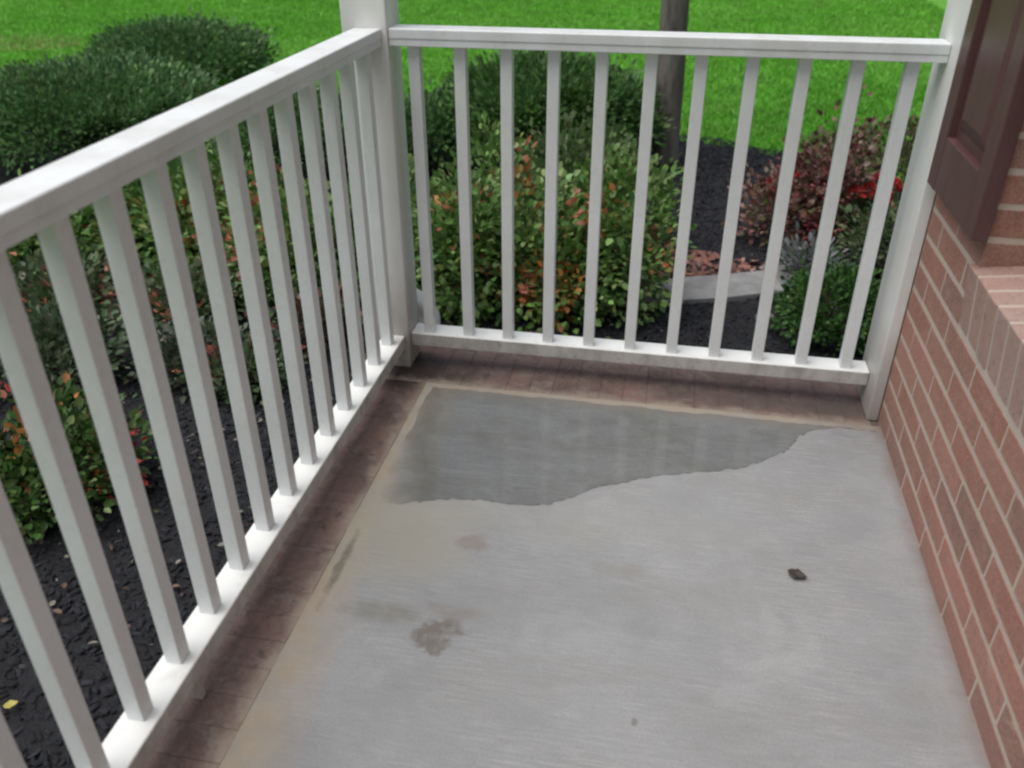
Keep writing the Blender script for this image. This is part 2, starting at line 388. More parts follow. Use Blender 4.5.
def rand_rot(n, tilt):
    """n random frames: heading uniform, tilt limited; returns (n,3) u,v,w axes"""
    h = rng.uniform(0, 2*np.pi, n); t = rng.normal(0, tilt, n); r = rng.normal(0, tilt, n)
    u = np.c_[np.cos(h)*np.cos(t), np.sin(h)*np.cos(t), np.sin(t)]
    s = np.c_[-np.sin(h), np.cos(h), np.zeros(n)]
    wv = np.cross(u, s); v = s*np.cos(r)[:, None] + wv*np.sin(r)[:, None]
    return u, v, np.cross(u, v)
BOXC = np.array([(-1,-1,-1),(1,-1,-1),(1,1,-1),(-1,1,-1),(-.8,-.7,1),(.9,-.6,1),(.7,.8,1),(-.9,.6,1)], float)
BOXF = np.array([(4,5,6,7),(0,1,5,4),(1,2,6,5),(2,3,7,6),(3,0,4,7)])
def chips(n, name, xr, yr, size, cols, wts, mat, label, cat, keep=None):
    x = rng.uniform(*xr, n); y = rng.uniform(*yr, n)
    ok = (y < bed_edge(x) - .02) & ~((x > -.12) & (y < .12))
    if keep is not None: ok &= keep(x, y)
    x, y = x[ok], y[ok]; n = len(x)
    z = np.array([bed_z(a, b) for a, b in zip(x, y)]) + .004
    u, v, q = rand_rot(n, .35)
    L = rng.uniform(.5, 1.4, n)*size; Wd = L*rng.uniform(.25, .6, n); T = rng.uniform(.12, .22, n)*size
    c = np.c_[x, y, z]
    V = c[:, None] + u[:, None]*(BOXC[None, :, :1]*L[:, None, None]) + v[:, None]*(BOXC[None, :, 1:2]*Wd[:, None, None]) + q[:, None]*(BOXC[None, :, 2:]*T[:, None, None])
    F = (BOXF[None] + (np.arange(n)*8)[:, None, None]).reshape(-1, 4)
    ci = rng.choice(len(cols), n, p=np.array(wts)/sum(wts))
    col = np.array(cols)[ci]*rng.uniform(.7, 1.3, (n, 1))
    return tag(mesh_np(name, V.reshape(-1, 3), F, mat, tint=np.repeat(col, 8, 0)), label, cat, kind='stuff')
chips(70000, 'mulch', (-3.2, 2.2), (-1.9, 4.9), .0125, [(.007, .008, .011), (.012, .013, .018), (.020, .021, .028), (.05, .047, .05)], [5, 4, 1.4, .12], M_chip,
      'wet black bark mulch spread over the planting bed', 'mulch')
chips(420, 'bark_litter', (.25, 1.35), (1.95, 2.55), .035, [(.16, .07, .055), (.22, .10, .08), (.12, .06, .05), (.28, .17, .14)], [4, 3, 3, 1], M_chip,
      'reddish brown leaf and bark litter behind the concrete path', 'litter', keep=lambda x, y: y < 2.45 - .25*(x-.25))
chips(170, 'leaf_litter', (-2.45, -1.75), (.6, 1.35), .05, [(.15, .08, .065), (.20, .12, .10), (.11, .07, .06)], [3, 3, 2], M_chip,
      'dry reddish brown leaf litter under the leafy shrubs beyond the left railing', 'litter')

# concrete path slab running past the back of the porch
bm = bmesh.new()
pts = [(.42, 1.52), (.66, 1.56), (1.02, 1.68), (1.40, 1.86), (1.33, 2.10), (1.02, 1.96), (.64, 1.81), (.40, 1.77)]
vb = [bm.verts.new((x, y, G - .05)) for x, y in pts]; vt = [bm.verts.new((x, y, G + .036)) for x, y in pts]
bm.faces.new(vt); bm.faces.new(vb[::-1])
for i in range(len(pts)): j = (i+1) % len(pts); bm.faces.new((vb[i], vb[j], vt[j], vt[i]))
tag(bm_obj('path', bm, M_path, bevel=.006), kind='structure')

# stones beside the path
def stone(name, x, y, r, label, sq=.55):
    bm = bmesh.new(); bmesh.ops.create_icosphere(bm, subdivisions=2, radius=1)
    for v in bm.verts:
        d = 1 + .35 * noise.noise(v.co * 1.3 + Vector((x*9, y*9, 0)))
        v.co = Vector((v.co.x*r*d, v.co.y*r*.8*d, v.co.z*r*sq*d))
    o = bm_obj(name, bm, M_stone); o.location = (x, y, bed_z(x, y) + r*.2)
    return tag(o, label, 'stone')
for x, y, r, lab in [(1.27, 2.12, .05, 'pale grey stone at the end of the concrete path, in front of the burgundy shrub'),
                     (1.40, 1.86, .055, 'small grey stone on the mulch left of the low bright green plant'),
                     (1.20, 1.52, .045, 'little grey stone on dark mulch just behind the bottom rail'),
                     (1.33, 2.08, .06, 'rounded grey stone beside the silvery leaved plant')]:
    stone('stone', x, y, r, lab)

# grass blades on the near part of the lawn
def grass(n):
    x = rng.uniform(-12.5, 4.5, n*3); y = rng.uniform(3.0, 17, n*3)
    ok = (y > bed_edge(x) - .03)
    dens = np.clip(7.0 / (y + 2), .25, 1); ok &= rng.uniform(0, 1, n*3) < dens
    x, y = x[ok][:n], y[ok][:n]; n = len(x)
    h = rng.uniform(.022, .055, n); a = rng.uniform(0, 2*np.pi, n); wd = rng.uniform(.003, .006, n) * (1 + y*.12)
    lean = rng.normal(0, .028, (n, 2)); z = np.full(n, G - .025)
    d = np.c_[np.cos(a), np.sin(a), np.zeros(n)]*wd[:, None]; b = np.c_[x, y, z]
    V = np.stack([b - d, b + d, b + np.c_[lean, h]], 1).reshape(-1, 3)
    F = np.arange(3*n).reshape(-1, 3)
    t = rng.uniform(0, 1, (n, 1)); low = np.array((.105, .37, .022)); hi = np.array((.185, .52, .045))
    col = low*(1-t) + hi*t
    big = np.array([noise.noise(Vector((p*.7, q*.7, 5))) for p, q in zip(x, y)])
    fine = np.array([noise.noise(Vector((p*3.1, q*3.1, 9))) for p, q in zip(x, y)])
    col *= (1 + .30*big + .22*fine)[:, None]
    dull = np.clip(.5 + 1.1*big - .6*fine, 0, 1)[:, None]*.35
    col = col*(1-dull) + np.array((.16, .27, .06))*dull
    dry = (((x+7.3)/.8)**2 + ((y-7.7)/.6)**2 < 1) & (rng.uniform(0, 1, n) < .28)
    col[dry] = (.36, .32, .16)
    tag(mesh_np('grass', V, F, M_grass, tint=np.repeat(col, 3, 0)), 'bright green mown grass of the lawn beyond the planting bed', 'grass', kind='stuff')
grass(300000)

# ------------------------------------------------------------------ plants
LEAF = np.array([(0, 0, 0), (.30, .34, .06), (.70, .28, .05), (1, 0, -.10), (.70, -.28, .05), (.30, -.34, .06)])
LEAF_F = np.array([(0, 1, 2, 3), (0, 3, 4, 5)])
def leaves(name, pos, dirs, size, col, parent, width=1.0, mat=None):
    """pos, dirs (n,3): one folded leaf each; parent's location is subtracted"""
    n = len(pos); d = dirs / np.linalg.norm(dirs, axis=1, keepdims=True)
    r = rng.normal(0, 1, (n, 3)); r[:, 2] *= .35
    s = np.cross(d, np.cross(r, d)); s = s - d*(s*d).sum(1, keepdims=True); s /= np.linalg.norm(s, axis=1, keepdims=True)
    q = np.cross(d, s); fl = np.where(q[:, 2:] < 0, -1, 1); q, s = q*fl, s*fl
    L = LEAF * np.array([1, width, 1])
    V = pos[:, None] + (d[:, None]*L[None, :, :1] + s[:, None]*L[None, :, 1:2] + q[:, None]*L[None, :, 2:])*size[:, None, None]
    F = (LEAF_F[None] + (np.arange(n)*6)[:, None, None]).reshape(-1, 4)
    V = V.reshape(-1, 3) - np.array(parent.location)
    o = mesh_np(name, V, F, mat or M_leaf, parent, np.repeat(np.clip(col, .003, .95), 6, 0)); o['kind'] = 'stuff'
    return o
def unit(n, up=-.25):
    v = rng.normal(0, 1, (n*3, 3)); v /= np.linalg.norm(v, axis=1, keepdims=True)
    return v[v[:, 2] > up][:n]
def shrub(name, label, cat, x, y, r, h, n_clump, per, lsize, palette, spots=(), group=None, width=1.0, stems=9, jit=.22, openness=.5, ry=None, zlow=-.25, lump=.28, lobes=0):
    """palette [(rgb, weight)]; spots [(rgb, cluster fraction)] recolour whole clumps"""
    ry = ry or r
    z0 = bed_z(x, y) - .01
    root = empty(name, (x, y, z0), label, cat, group)
    u = unit(n_clump, zlow); n_clump = len(u)
    k = rng.uniform(openness, 1, n_clump)**.6
    ln = np.array([1 + lump*noise.noise(Vector(p)*2.2 + Vector((x*3, y*3, 0))) for p in u])
    c = np.c_[u[:, 0]*r, u[:, 1]*ry, u[:, 2]*h*.52]*(k*ln)[:, None] + np.array([x, y, z0 + h*.5])
    if lobes:                                   # several uneven bunches of branches instead of one dome
        li = rng.integers(0, lobes, n_clump); la = np.arange(lobes)*2.4 + rng.uniform(0, 6)
        lr = rng.uniform(.30, .62, lobes); ls = rng.uniform(.42, .66, lobes); lh = rng.uniform(.62, 1.08, lobes)
        off = np.c_[np.cos(la)*lr*r, np.sin(la)*lr*ry, np.zeros(lobes)]
        b0 = np.array([x, y, z0])
        c = np.c_[u[:, 0]*r*ls[li], u[:, 1]*ry*ls[li], (u[:, 2]*.5 + .5)*h*lh[li]]*np.c_[k*ln, k*ln, .35 + .65*k*ln] + off[li] + b0
        sh = rng.uniform(0, 1, n_clump) < .07   # stray shoots
        c[sh, 2] += rng.uniform(.03, .10, sh.sum())
    c[:, 2] = np.maximum(c[:, 2], z0 + .03)
    cols = np.array([p[0] for p in palette]); wts = np.array([p[1] for p in palette], float); wts /= wts.sum()
    ccol = cols[rng.choice(len(cols), n_clump, p=wts)]
    for rgb, frac in spots:
        ns = np.array([noise.noise(Vector(p)*5.5 + Vector(rgb)*50) for p in c]); top = ns > np.quantile(ns, 1-frac)
        top &= rng.uniform(0, 1, n_clump) < .8
        ccol[top] = rgb
    N = n_clump*per
    cc = np.repeat(c, per, 0); uu = np.repeat(u, per, 0)
    jitter = rng.normal(0, 1, (N, 3))
    pos = cc + jitter*lsize*1.0
    pos[:, 2] = np.maximum(pos[:, 2], z0 + .01)
    d = uu*.8 + jitter*.55 + np.array([0, 0, .35])
    size = lsize*rng.uniform(.6, 1.35, N)
    col = np.repeat(ccol, per, 0)*(1 + rng.normal(0, jit, (N, 1)))*(1 + rng.normal(0, .07, (N, 3)))
    mixi = rng.uniform(0, 1, N) < .25
    col[mixi] = cols[rng.choice(len(cols), mixi.sum(), p=wts)]
    leaves('foliage', pos, d, size, col, root, width)
    bm = bmesh.new(); o3 = Vector((x, y, z0))
    for i in rng.choice(n_clump, min(n_clump, stems*4), replace=False):
        tip = Vector(c[i]) - o3; b0 = Vector((rng.normal(0, .12*r), rng.normal(0, .12*r), -.03))
        mid = b0.lerp(tip, .5) + Vector((rng.normal(0, .05*r), rng.normal(0, .05*r), .08*h))
        tube_bm(bm, [b0, mid, tip], .006, .002, 4)
    st = bm_obj('stem', bm, M_twig, root); st['kind'] = 'stuff'
    return root

GRN = [((.105, .215, .050), 4), ((.165, .290, .075), 4), ((.25, .36, .13), 2.8), ((.065, .145, .040), 2.2), ((.24, .26, .08), .5)]
DRK = [((.075, .165, .055), 4), ((.11, .22, .078), 4), ((.17, .29, .11), 2.4)]
ORANGE, CORAL, RED, PINK = (.50, .21, .07), (.50, .19, .12), (.42, .05, .05), (.50, .13, .15)
BURG = [((.18, .075, .068), 4), ((.25, .115, .095), 3), ((.34, .19, .155), 3), ((.09, .05, .04), 3), ((.15, .16, .07), 2.4), ((.40, .29, .24), 1.8)]

# dark clipped shrubs
shrub('evergreen_shrub', 'rounded dark green shrub farthest out, on the edge of the lawn at upper left', 'shrub', -4.12, 6.0, .82, .47, 1700, 12, .045, DRK, width=.7, jit=.25, openness=.6, lump=.42, ry=.75)
shrub('evergreen_shrub', 'broad dark green shrub just beyond the left railing, nearer of the two on the left', 'shrub', -3.66, 3.70, .98, .50, 2600, 12, .042, DRK, width=.7, jit=.25, openness=.6, lump=.42, ry=.95)
shrub('evergreen_shrub', 'dark green shrub beside the tree trunk, behind the autumn coloured azalea', 'shrub', -.16, 3.75, .72, .66, 1500, 12, .045, [((.075, .165, .045), 4), ((.11, .22, .065), 4), ((.16, .28, .10), 2.4)], width=.75, jit=.25, openness=.65, ry=.55)
shrub('evergreen_shrub', 'small dark green shrub behind the corner post, left of the bigger one by the tree', 'shrub', -.98, 3.5, .34, .42, 520, 12, .042, DRK, width=.75, openness=.6)
shrub('evergreen_shrub', 'low dark green shrub by the lawn, seen between far balusters of the left railing', 'shrub', -1.85, 3.45, .50, .46, 700, 12, .042, DRK, width=.7, jit=.25, openness=.65)
# azaleas turning colour behind the back railing
az = dict(openness=.35, zlow=-.92, lump=.35, jit=.28, lobes=6)
shrub('azalea', 'green azalea with orange leaf clusters behind the left half of the back railing', 'shrub', -.06, 1.50, .43, .74, 800, 10, .036, GRN, [(CORAL, .06), (ORANGE, .05)], **az)
shrub('azalea', 'green azalea with coral tips behind the middle of the back railing, beside the path', 'shrub', .38, 1.54, .36, .72, 680, 10, .036, GRN, [(CORAL, .08), (ORANGE, .06)], **az)
shrub('azalea', 'pale green azalea sprouting taller shoots between the dark shrub and the azalea rows', 'shrub', .25, 2.30, .42, .60, 340, 9, .040, [((.075, .14, .04), 3), ((.12, .19, .065), 3), ((.16, .22, .10), 2)], openness=.4)
# right hand side
shrub('barberry', 'burgundy leaved barberry shrub at the right, near the wall post', 'shrub', 1.47, 2.66, .35, .64, 420, 10, .032, BURG, [(RED, .03), (PINK, .04)], openness=.3, width=1.1, lump=.6, zlow=-.7, lobes=5)
shrub('barberry', 'sparse brownish green barberry behind the burgundy one, at the lawn edge', 'shrub', 1.92, 3.0, .36, .55, 210, 9, .034, [((.13, .13, .06), 3), ((.20, .18, .10), 2), ((.14, .06, .05), 1), ((.10, .15, .05), 3)], openness=.4)
shrub('low_shrub', 'low bright green plant on the mulch behind the right end of the back railing', 'plant', 1.48, 1.40, .25, .30, 380, 10, .024, [((.035, .10, .022), 4), ((.06, .14, .03), 3), ((.09, .19, .05), 1)], openness=.4, zlow=-.7)
shrub('trailing_plant', 'loose yellow green plant squeezed between the last baluster and the wall post', 'plant', 1.80, 2.05, .20, .42, 110, 9, .032, [((.10, .15, .06), 3), ((.16, .19, .10), 2), ((.05, .09, .03), 2)], openness=.3)
shrub('dusty_plant', 'silvery white leaved plant between the path and the burgundy shrub', 'plant', 1.43, 2.02, .12, .17, 60, 8, .04, [((.26, .28, .28), 3), ((.17, .20, .18), 3), ((.36, .37, .36), 1)], openness=.2, width=.6, stems=4)
# left bed, seen between the balusters
az['lump'] = .4
for px, py, pr, ph, lab in [(-1.95, .95, .26, .26, 'low grey green plant in front of the pink flowering azalea in the left bed'),
                            (-1.38, 1.02, .24, .22, 'low dull green plant in front of the red leaved azalea in the left bed'),
                            (-.88, .55, .16, .14, 'tiny pale green plant on black mulch nearest the middle of the left railing')]:
    shrub('ground_plant', lab, 'plant', px, py, pr, ph, 170, 9, .034, [((.10, .16, .07), 3), ((.18, .22, .13), 2), ((.06, .11, .045), 3), ((.20, .12, .09), .8)], [(CORAL, .06)], openness=.3, zlow=-.7)
shrub('azalea', 'leafy green azalea at the far left, under the near end of the left railing', 'shrub', -2.45, 1.38, .50, .46, 460, 10, .042, GRN, [(CORAL, .03)], **az)
shrub('azalea', 'green azalea with pink blooms beyond the left railing, right of the leafy one', 'shrub', -1.98, 1.80, .46, .54, 460, 10, .040, GRN, [(PINK, .06), (CORAL, .09)], **az)
shrub('azalea', 'azalea with many red leaves beyond the middle balusters of the left railing', 'shrub', -1.50, 1.68, .42, .54, 460, 10, .040, GRN, [(RED, .06), (CORAL, .12), (ORANGE, .05)], **az)
shrub('azalea', 'green azalea with a few coral leaves, seen through the far balusters of the left railing', 'shrub', -1.02, 1.42, .38, .60, 420, 10, .040, GRN, [(CORAL, .08)], **az)
shrub('azalea', 'dark green azalea close to the corner post, behind the last balusters of the left railing', 'shrub', -.62, 1.62, .28, .66, 340, 10, .040, GRN, [(CORAL, .03)], **az)
shrub('azalea', 'dark green shrub with orange leaves at lower left, close to the porch edge', 'shrub', -1.22, -.24, .36, .30, 330, 10, .033, [((.045, .10, .025), 4), ((.08, .16, .04), 4), ((.14, .21, .07), 2)], [(ORANGE, .06), (CORAL, .05), (RED, .03)], openness=.4, lobes=5, zlow=-.8)
shrub('ground_plant', 'small grey green plant on the mulch between the lower left azalea and the leaf litter', 'plant', -1.62, .42, .24, .24, 170, 9, .036, [((.10, .15, .08), 3), ((.16, .20, .13), 2), ((.05, .09, .04), 3)], openness=.3)
shrub('ground_plant', 'small dull green plant on black mulch beneath the middle left balusters', 'plant', -1.10, .60, .22, .17, 110, 8, .034, [((.07, .10, .06), 3), ((.14, .15, .11), 2), ((.05, .07, .04), 3)], openness=.3)
shrub('ground_plant', 'small red tinged plant on the mulch near the far left balusters', 'plant', -.72, .95, .17, .20, 90, 8, .034, [((.06, .09, .05), 3), ((.15, .06, .05), 2), ((.11, .12, .08), 2)], openness=.3)

# red flowers beside the burgundy shrub
def flowers():
    x, y = 1.80, 2.50; z0 = bed_z(x, y)
    root = empty('flowering_plant', (x, y, z0), 'red flowering plant right of the burgundy shrub, near the wall post', 'flowers')
    u = unit(70, 0.05)
    c = np.repeat(u*np.array([.16, .14, .20]) + np.array([x, y, z0 + .06]), 7, 0)
    j = rng.normal(0, 1, c.shape)
    g = np.array((.05, .12, .035))*(1 + rng.normal(0, .2, (len(c), 1)))
    leaves('foliage', c + j*.025, np.repeat(u, 7, 0) + j*.5, rng.uniform(.03, .05, len(c)), g, root)
    for i, (dx, dy, dz) in enumerate([(-.06, -.05, .34), (.0, -.09, .33), (.05, -.03, .36), (.02, .04, .38), (-.10, .02, .30), (.03, -.12, .26), (-.02, -.13, .22)]):
        n = 34; uu = unit(n, -.3); cc = uu*.032 + np.array([x+dx, y+dy, z0+dz])
        col = np.array((.45, .035, .035))*(1 + rng.normal(0, .15, (n, 1)))
        f = leaves('flower_head', cc, uu + rng.normal(0, .4, (n, 3)), rng.uniform(.022, .034, n), col, root, 1.5)
        del f['kind']
        bm = bmesh.new(); tube_bm(bm, [(dx*.2, dy*.2, 0), (dx*.7, dy*.7, dz*.5), (dx, dy, dz)], .004, .003, 5)
        bm_obj('stalk', bm, M_twig, root)
flowers()

# young tree: trunk, limbs and crown above the picture
def tree():
    x, y = .64, 4.02; z0 = G
    root = empty('young_tree', (x, y, z0), 'slim grey tree trunk rising from the black mulch at the lawn edge', 'tree')
    bm = bmesh.new()
    pts = [(0, 0, -.1), (0, 0, .0), (.005, 0, .12), (.01, .005, .5), (0, .02, 1.0), (-.02, .03, 1.6), (.01, .02, 2.2), (.05, .02, 2.9), (.06, .0, 3.7), (.05, 0, 4.6)]
    rr = [.16, .125, .103, .096, .092, .088, .082, .068, .045, .015]
    rings = []
    for p, r in zip(pts, rr):
        rings.append([bm.verts.new(Vector(p) + Vector((math.cos(t), math.sin(t), 0))*r*(1 + .08*noise.noise(Vector((math.cos(t)*2, math.sin(t)*2, p[2]*2)))))
                      for t in [2*math.pi*j/18 for j in range(18)]])
    for a, b in zip(rings, rings[1:]):
        for j in range(18): bm.faces.new((a[j], a[(j+1) % 18], b[(j+1) % 18], b[j])).smooth = True
    bm.faces.new(rings[-1])
    bm_obj('trunk', bm, M_bark, root)
    bm = bmesh.new(); tips = []
    for i in range(16):
        zz = 2.3 + i*.14; a = i*2.4; L = 1.35 - .045*i
        b0 = Vector((.02, .02, zz)); m1 = b0 + Vector((math.cos(a)*L*.5, math.sin(a)*L*.5, .35)); tp = b0 + Vector((math.cos(a)*L, math.sin(a)*L, .75))
        tube_bm(bm, [b0, m1, tp], .028, .008, 6); tips += [m1, tp, b0.lerp(tp, .75)]
    bm_obj('limb', bm, M_bark, root)
    cen = np.array([tips[i % len(tips)] for i in range(420)]) + rng.normal(0, .28, (420, 3))
    cc = np.repeat(cen, 11, 0); j = rng.normal(0, 1, cc.shape)
    col = np.array((.055, .11, .03))*(1 + rng.normal(0, .25, (len(cc), 1)))
    leaves('crown', cc + j*.10 + np.array([x, y, z0]), j + np.array([0, 0, -.2]), rng.uniform(.05, .09, len(cc)), col, root)
tree()

# single fallen leaves and scattered litter
def fallen(name, x, y, z, s, col, label, heading, curl=.25):
    root_z = z
    v = []
    ts = np.linspace(0, 1, 8)
    for t in ts:
        wdt = .36*math.sin(math.pi*t**.8)*(1 + .15*math.sin(t*17)) + .01
        for q in (-1, -.5, 0, .5, 1):
            v.append(((t-.5)*s, q*wdt*s, s*(curl*((q*.8)**2*.5 + (t-.5)**2) + .03*math.sin(t*9 + q*3)) + .001))
    f = np.array([(i*5+j, i*5+j+1, (i+1)*5+j+1, (i+1)*5+j) for i in range(7) for j in range(4)])
    o = mesh_np(name, v, f, M_leaf, None, np.tile(np.array(col), (len(v), 1)), True)
    o.location = (x, y, root_z); o.rotation_euler = (0, 0, heading)
    sol = o.modifiers.new('thick', 'SOLIDIFY'); sol.thickness = .0008
    return tag(o, label, 'leaf')
fallen('fallen_leaf', -.73, -1.02, bed_z(-.73, -1.02) + .022, .034, (.50, .46, .12), 'yellow leaf lying on the black mulch at lower left', .6)
fallen('fallen_leaf', 1.066, -.728, .0025, .040, (.075, .060, .050), 'dark shrivelled leaf lying on the pale concrete floor near the brick wall', -.35, .32)
fallen('fallen_leaf', -.74, -.60, bed_z(-.74, -.60) + .02, .042, (.36, .24, .17), 'tan leaf on black mulch just right of the lower left shrub', 1.9)
def litter(n):
    x = rng.uniform(-2.6, .9, n); y = rng.uniform(-.9, 2.2, n)
    ok = ~((x > -.16) & (y < .2)) & (y < bed_edge(x) - .1); x, y = x[ok], y[ok]; n = len(x)
    root = bpy.data.objects.new('x', None)
    z = np.array([bed_z(a, b) for a, b in zip(x, y)]) + .020
    cols = np.array([(.22, .16, .12), (.15, .09, .07), (.30, .27, .23), (.13, .13, .06), (.20, .21, .17)])[rng.integers(0, 5, n)]
    d = rng.normal(0, 1, (n, 3)); d[:, 2] *= .15
    o = leaves('fallen_leaves', np.c_[x, y, z], d, rng.uniform(.010, .030, n), cols, root, .9)
    bpy.data.objects.remove(root)
    o.parent = None
    tag(o, 'pale dead leaves scattered over the black mulch beyond the railings', 'leaf litter', kind='stuff')
litter(1500)

# ------------------------------------------------------------------ porch floor with brick border
BX, BY = .081, -.095      # inner edges of the border
Y0 = -3.6                 # where the porch stops behind the viewer
bm = bmesh.new(); box(bm, BX + .0003, W + .02, Y0, BY - .0003, -.14, 0)
slab = tag(bm_obj('porch_floor', bm, M_slab, bevel=.0012), kind='structure')
bm = bmesh.new(); box(bm, -.110, BX + .0010, Y0, BY, -.14, -.0018); box(bm, -.145, W + .019, BY + .0002, .136, -.14, -.0020)
bm_obj('mortar_bed', bm, M_dmortar, slab)
bm = bmesh.new(); box(bm, -.10, W + .02, Y0 + .02, .115, G - .1, -.1402)
tag(bm_obj('porch_foundation', bm, M_found), kind='structure')

def brick_mesh(name, L, D, T, m, bev=.0012, wob=.0006, seed=0):
    """a brick, L along local x, D deep along y, T high along z, centred"""
    r = random.Random(seed); bm = bmesh.new(); box(bm, -L/2, L/2, -D/2, D/2, -T/2, T/2)
    for v in bm.verts: v.co += Vector((r.uniform(-wob, wob), r.uniform(-wob, wob), r.uniform(-wob, wob)))
    bmesh.ops.bevel(bm, geom=list(bm.edges), offset=bev, segments=1, affect='EDGES')
    me = bpy.data.meshes.new(name); bm.to_mesh(me); bm.free(); me.materials.append(m)
    return me
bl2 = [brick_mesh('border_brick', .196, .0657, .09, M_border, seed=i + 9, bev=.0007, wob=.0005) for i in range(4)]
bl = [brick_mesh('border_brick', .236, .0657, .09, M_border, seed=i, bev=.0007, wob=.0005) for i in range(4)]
def put(me, loc, parent, rz=0.0, name='brick', tilt=0.0):
    o = bpy.data.objects.new(name, me); o.location = loc; o.rotation_euler = (random.gauss(0, tilt), random.gauss(0, tilt), rz)
    return link(o, parent)
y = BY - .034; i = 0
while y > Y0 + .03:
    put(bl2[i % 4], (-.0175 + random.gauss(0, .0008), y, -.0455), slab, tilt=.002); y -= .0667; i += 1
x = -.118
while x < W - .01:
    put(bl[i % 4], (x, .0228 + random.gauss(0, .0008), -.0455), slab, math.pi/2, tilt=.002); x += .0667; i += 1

# puddle: a thin water film against the far border
wet = [(.085, -.101), (.208, -.100), (.412, -.099), (.699, -.099), (.865, -.100), (1.026, -.100), (1.185, -.100), (1.318, -.101), (1.300, -.112),
       (1.261, -.118), (1.19, -.135), (1.150, -.155), (1.123, -.184), (1.100, -.235), (1.081, -.261), (1.050, -.285), (1.013, -.322), (.965, -.355), (.919, -.374), (.817, -.410), (.755, -.432),
       (.698, -.461), (.640, -.490), (.606, -.514), (.572, -.545), (.54, -.565), (.515, -.588), (.486, -.598), (.414, -.600), (.331, -.604), (.261, -.612), (.210, -.635), (.165, -.652), (.125, -.640), (.098, -.560), (.090, -.484), (.0865, -.325)]
def puddle():
    p = [Vector((a, b, 0)) for a, b in wet]; out = []
    n = len(p)
    for i in range(n):                       # Catmull-Rom, then a fine wobble on the free edge
        a, b, c, d = p[i-1], p[i], p[(i+1) % n], p[(i+2) % n]
        m = 24 if i < 7 else 8
        for s in range(m):
            t = s/m
            q = .5*((2*b) + (c-a)*t + (2*a-5*b+4*c-d)*t*t + (3*b-a-3*c+d)*t**3) if m > 1 else b.copy()
            if 7 <= i: q += Vector((noise.noise(q*38), noise.noise(q*38 + Vector((9, 4, 2))), 0))*.008 + Vector((noise.noise(q*110), noise.noise(q*90 + Vector((3, 8, 1))), 0))*.006
            q.x = max(q.x, .104 + .010*noise.noise(q*14) + .004*noise.noise(q*60)); q.y = min(q.y, -.117 + .007*noise.noise(q*12) + .004*noise.noise(q*55) - .004*q.x); q.z = .0012
            out.append(q)
    bm = bmesh.new(); vs = [bm.verts.new(q) for q in out]; f = bm.faces.new(vs)
    bmesh.ops.triangulate(bm, faces=[f]); bmesh.ops.recalc_face_normals(bm, faces=bm.faces[:])
    if sum(q.normal.z for q in bm.faces) < 0: bmesh.ops.reverse_faces(bm, faces=bm.faces[:])
    tag(bm_obj('puddle', bm, M_puddle), kind='structure')
puddle()

# ------------------------------------------------------------------ brick wall with window
WY0, WY1, WZ = -3.6, .10, 2.7
OY1, OY0, OZ0, OZ1 = -.455, -1.46, .60, 1.98     # window opening
wall = empty('brick_wall', (W, -.5, 0), 'red brick house wall along the right side of the porch, with pale mortar joints', 'wall')
def wloc(x, y, z): return (x - W, y + .5, z)
bm = bmesh.new(); R = .0012
def mbox(y0, y1, z0, z1, x0=W + R, x1=W + .20):
    a = wloc(x0, y0, z0); b = wloc(x1, y1, z1); box(bm, a[0], b[0], a[1], b[1], a[2], b[2])
mbox(WY0, WY1 - R, -.45, .4835); mbox(OY1 + R, WY1 - R, .4836, WZ); mbox(WY0, OY0 - R, .4836, WZ); mbox(OY0 - .0001, OY1 + .0002, OZ1 + R, WZ, W + R, W + .199)
mbox(OY0 - .0001, OY1 + .0003, .4837, .592, W + R, W + .198)
bm_obj('mortar', bm, M_mortar, wall)
PITCH, CH = .206, .0667
faces = [brick_mesh('wall_brick', .1975, .09, .0545, M_brick, seed=i) for i in range(5)]
cache = {}
def cut_brick(L, T=.0545, D=.09):
    key = (round(L, 3), round(T, 3), round(D, 3))
    if key not in cache: cache[key] = brick_mesh('cut_brick', L, D, T, M_brick, seed=len(cache) + 40)
    return cache[key]
rest = bmesh.new()
def lay(y0, y1, z, D=.09, T=.0545, xin=0.0):
    """one brick between joints y0<y1 (outer edges)"""
    L = y1 - y0
    if L < .02: return
    yc, near = (y0 + y1)/2, (y0 + y1)/2 > -1.75 and z < 1.35
    xc = W + D/2 + xin + random.gauss(0, .0003)
    if near:
        me = faces[random.randrange(5)] if abs(L - .1975) < .002 and T == .0545 and D == .09 else cut_brick(L, T, D)
        put(me, wloc(xc, yc, z + T/2), wall, math.pi/2, tilt=.0008)
    else:
        a = wloc(xc - D/2, y0, z); b = wloc(xc + D/2, y1, z + T); box(rest, a[0], b[0], a[1], b[1], a[2], b[2])
ncourse = int(WZ/CH)
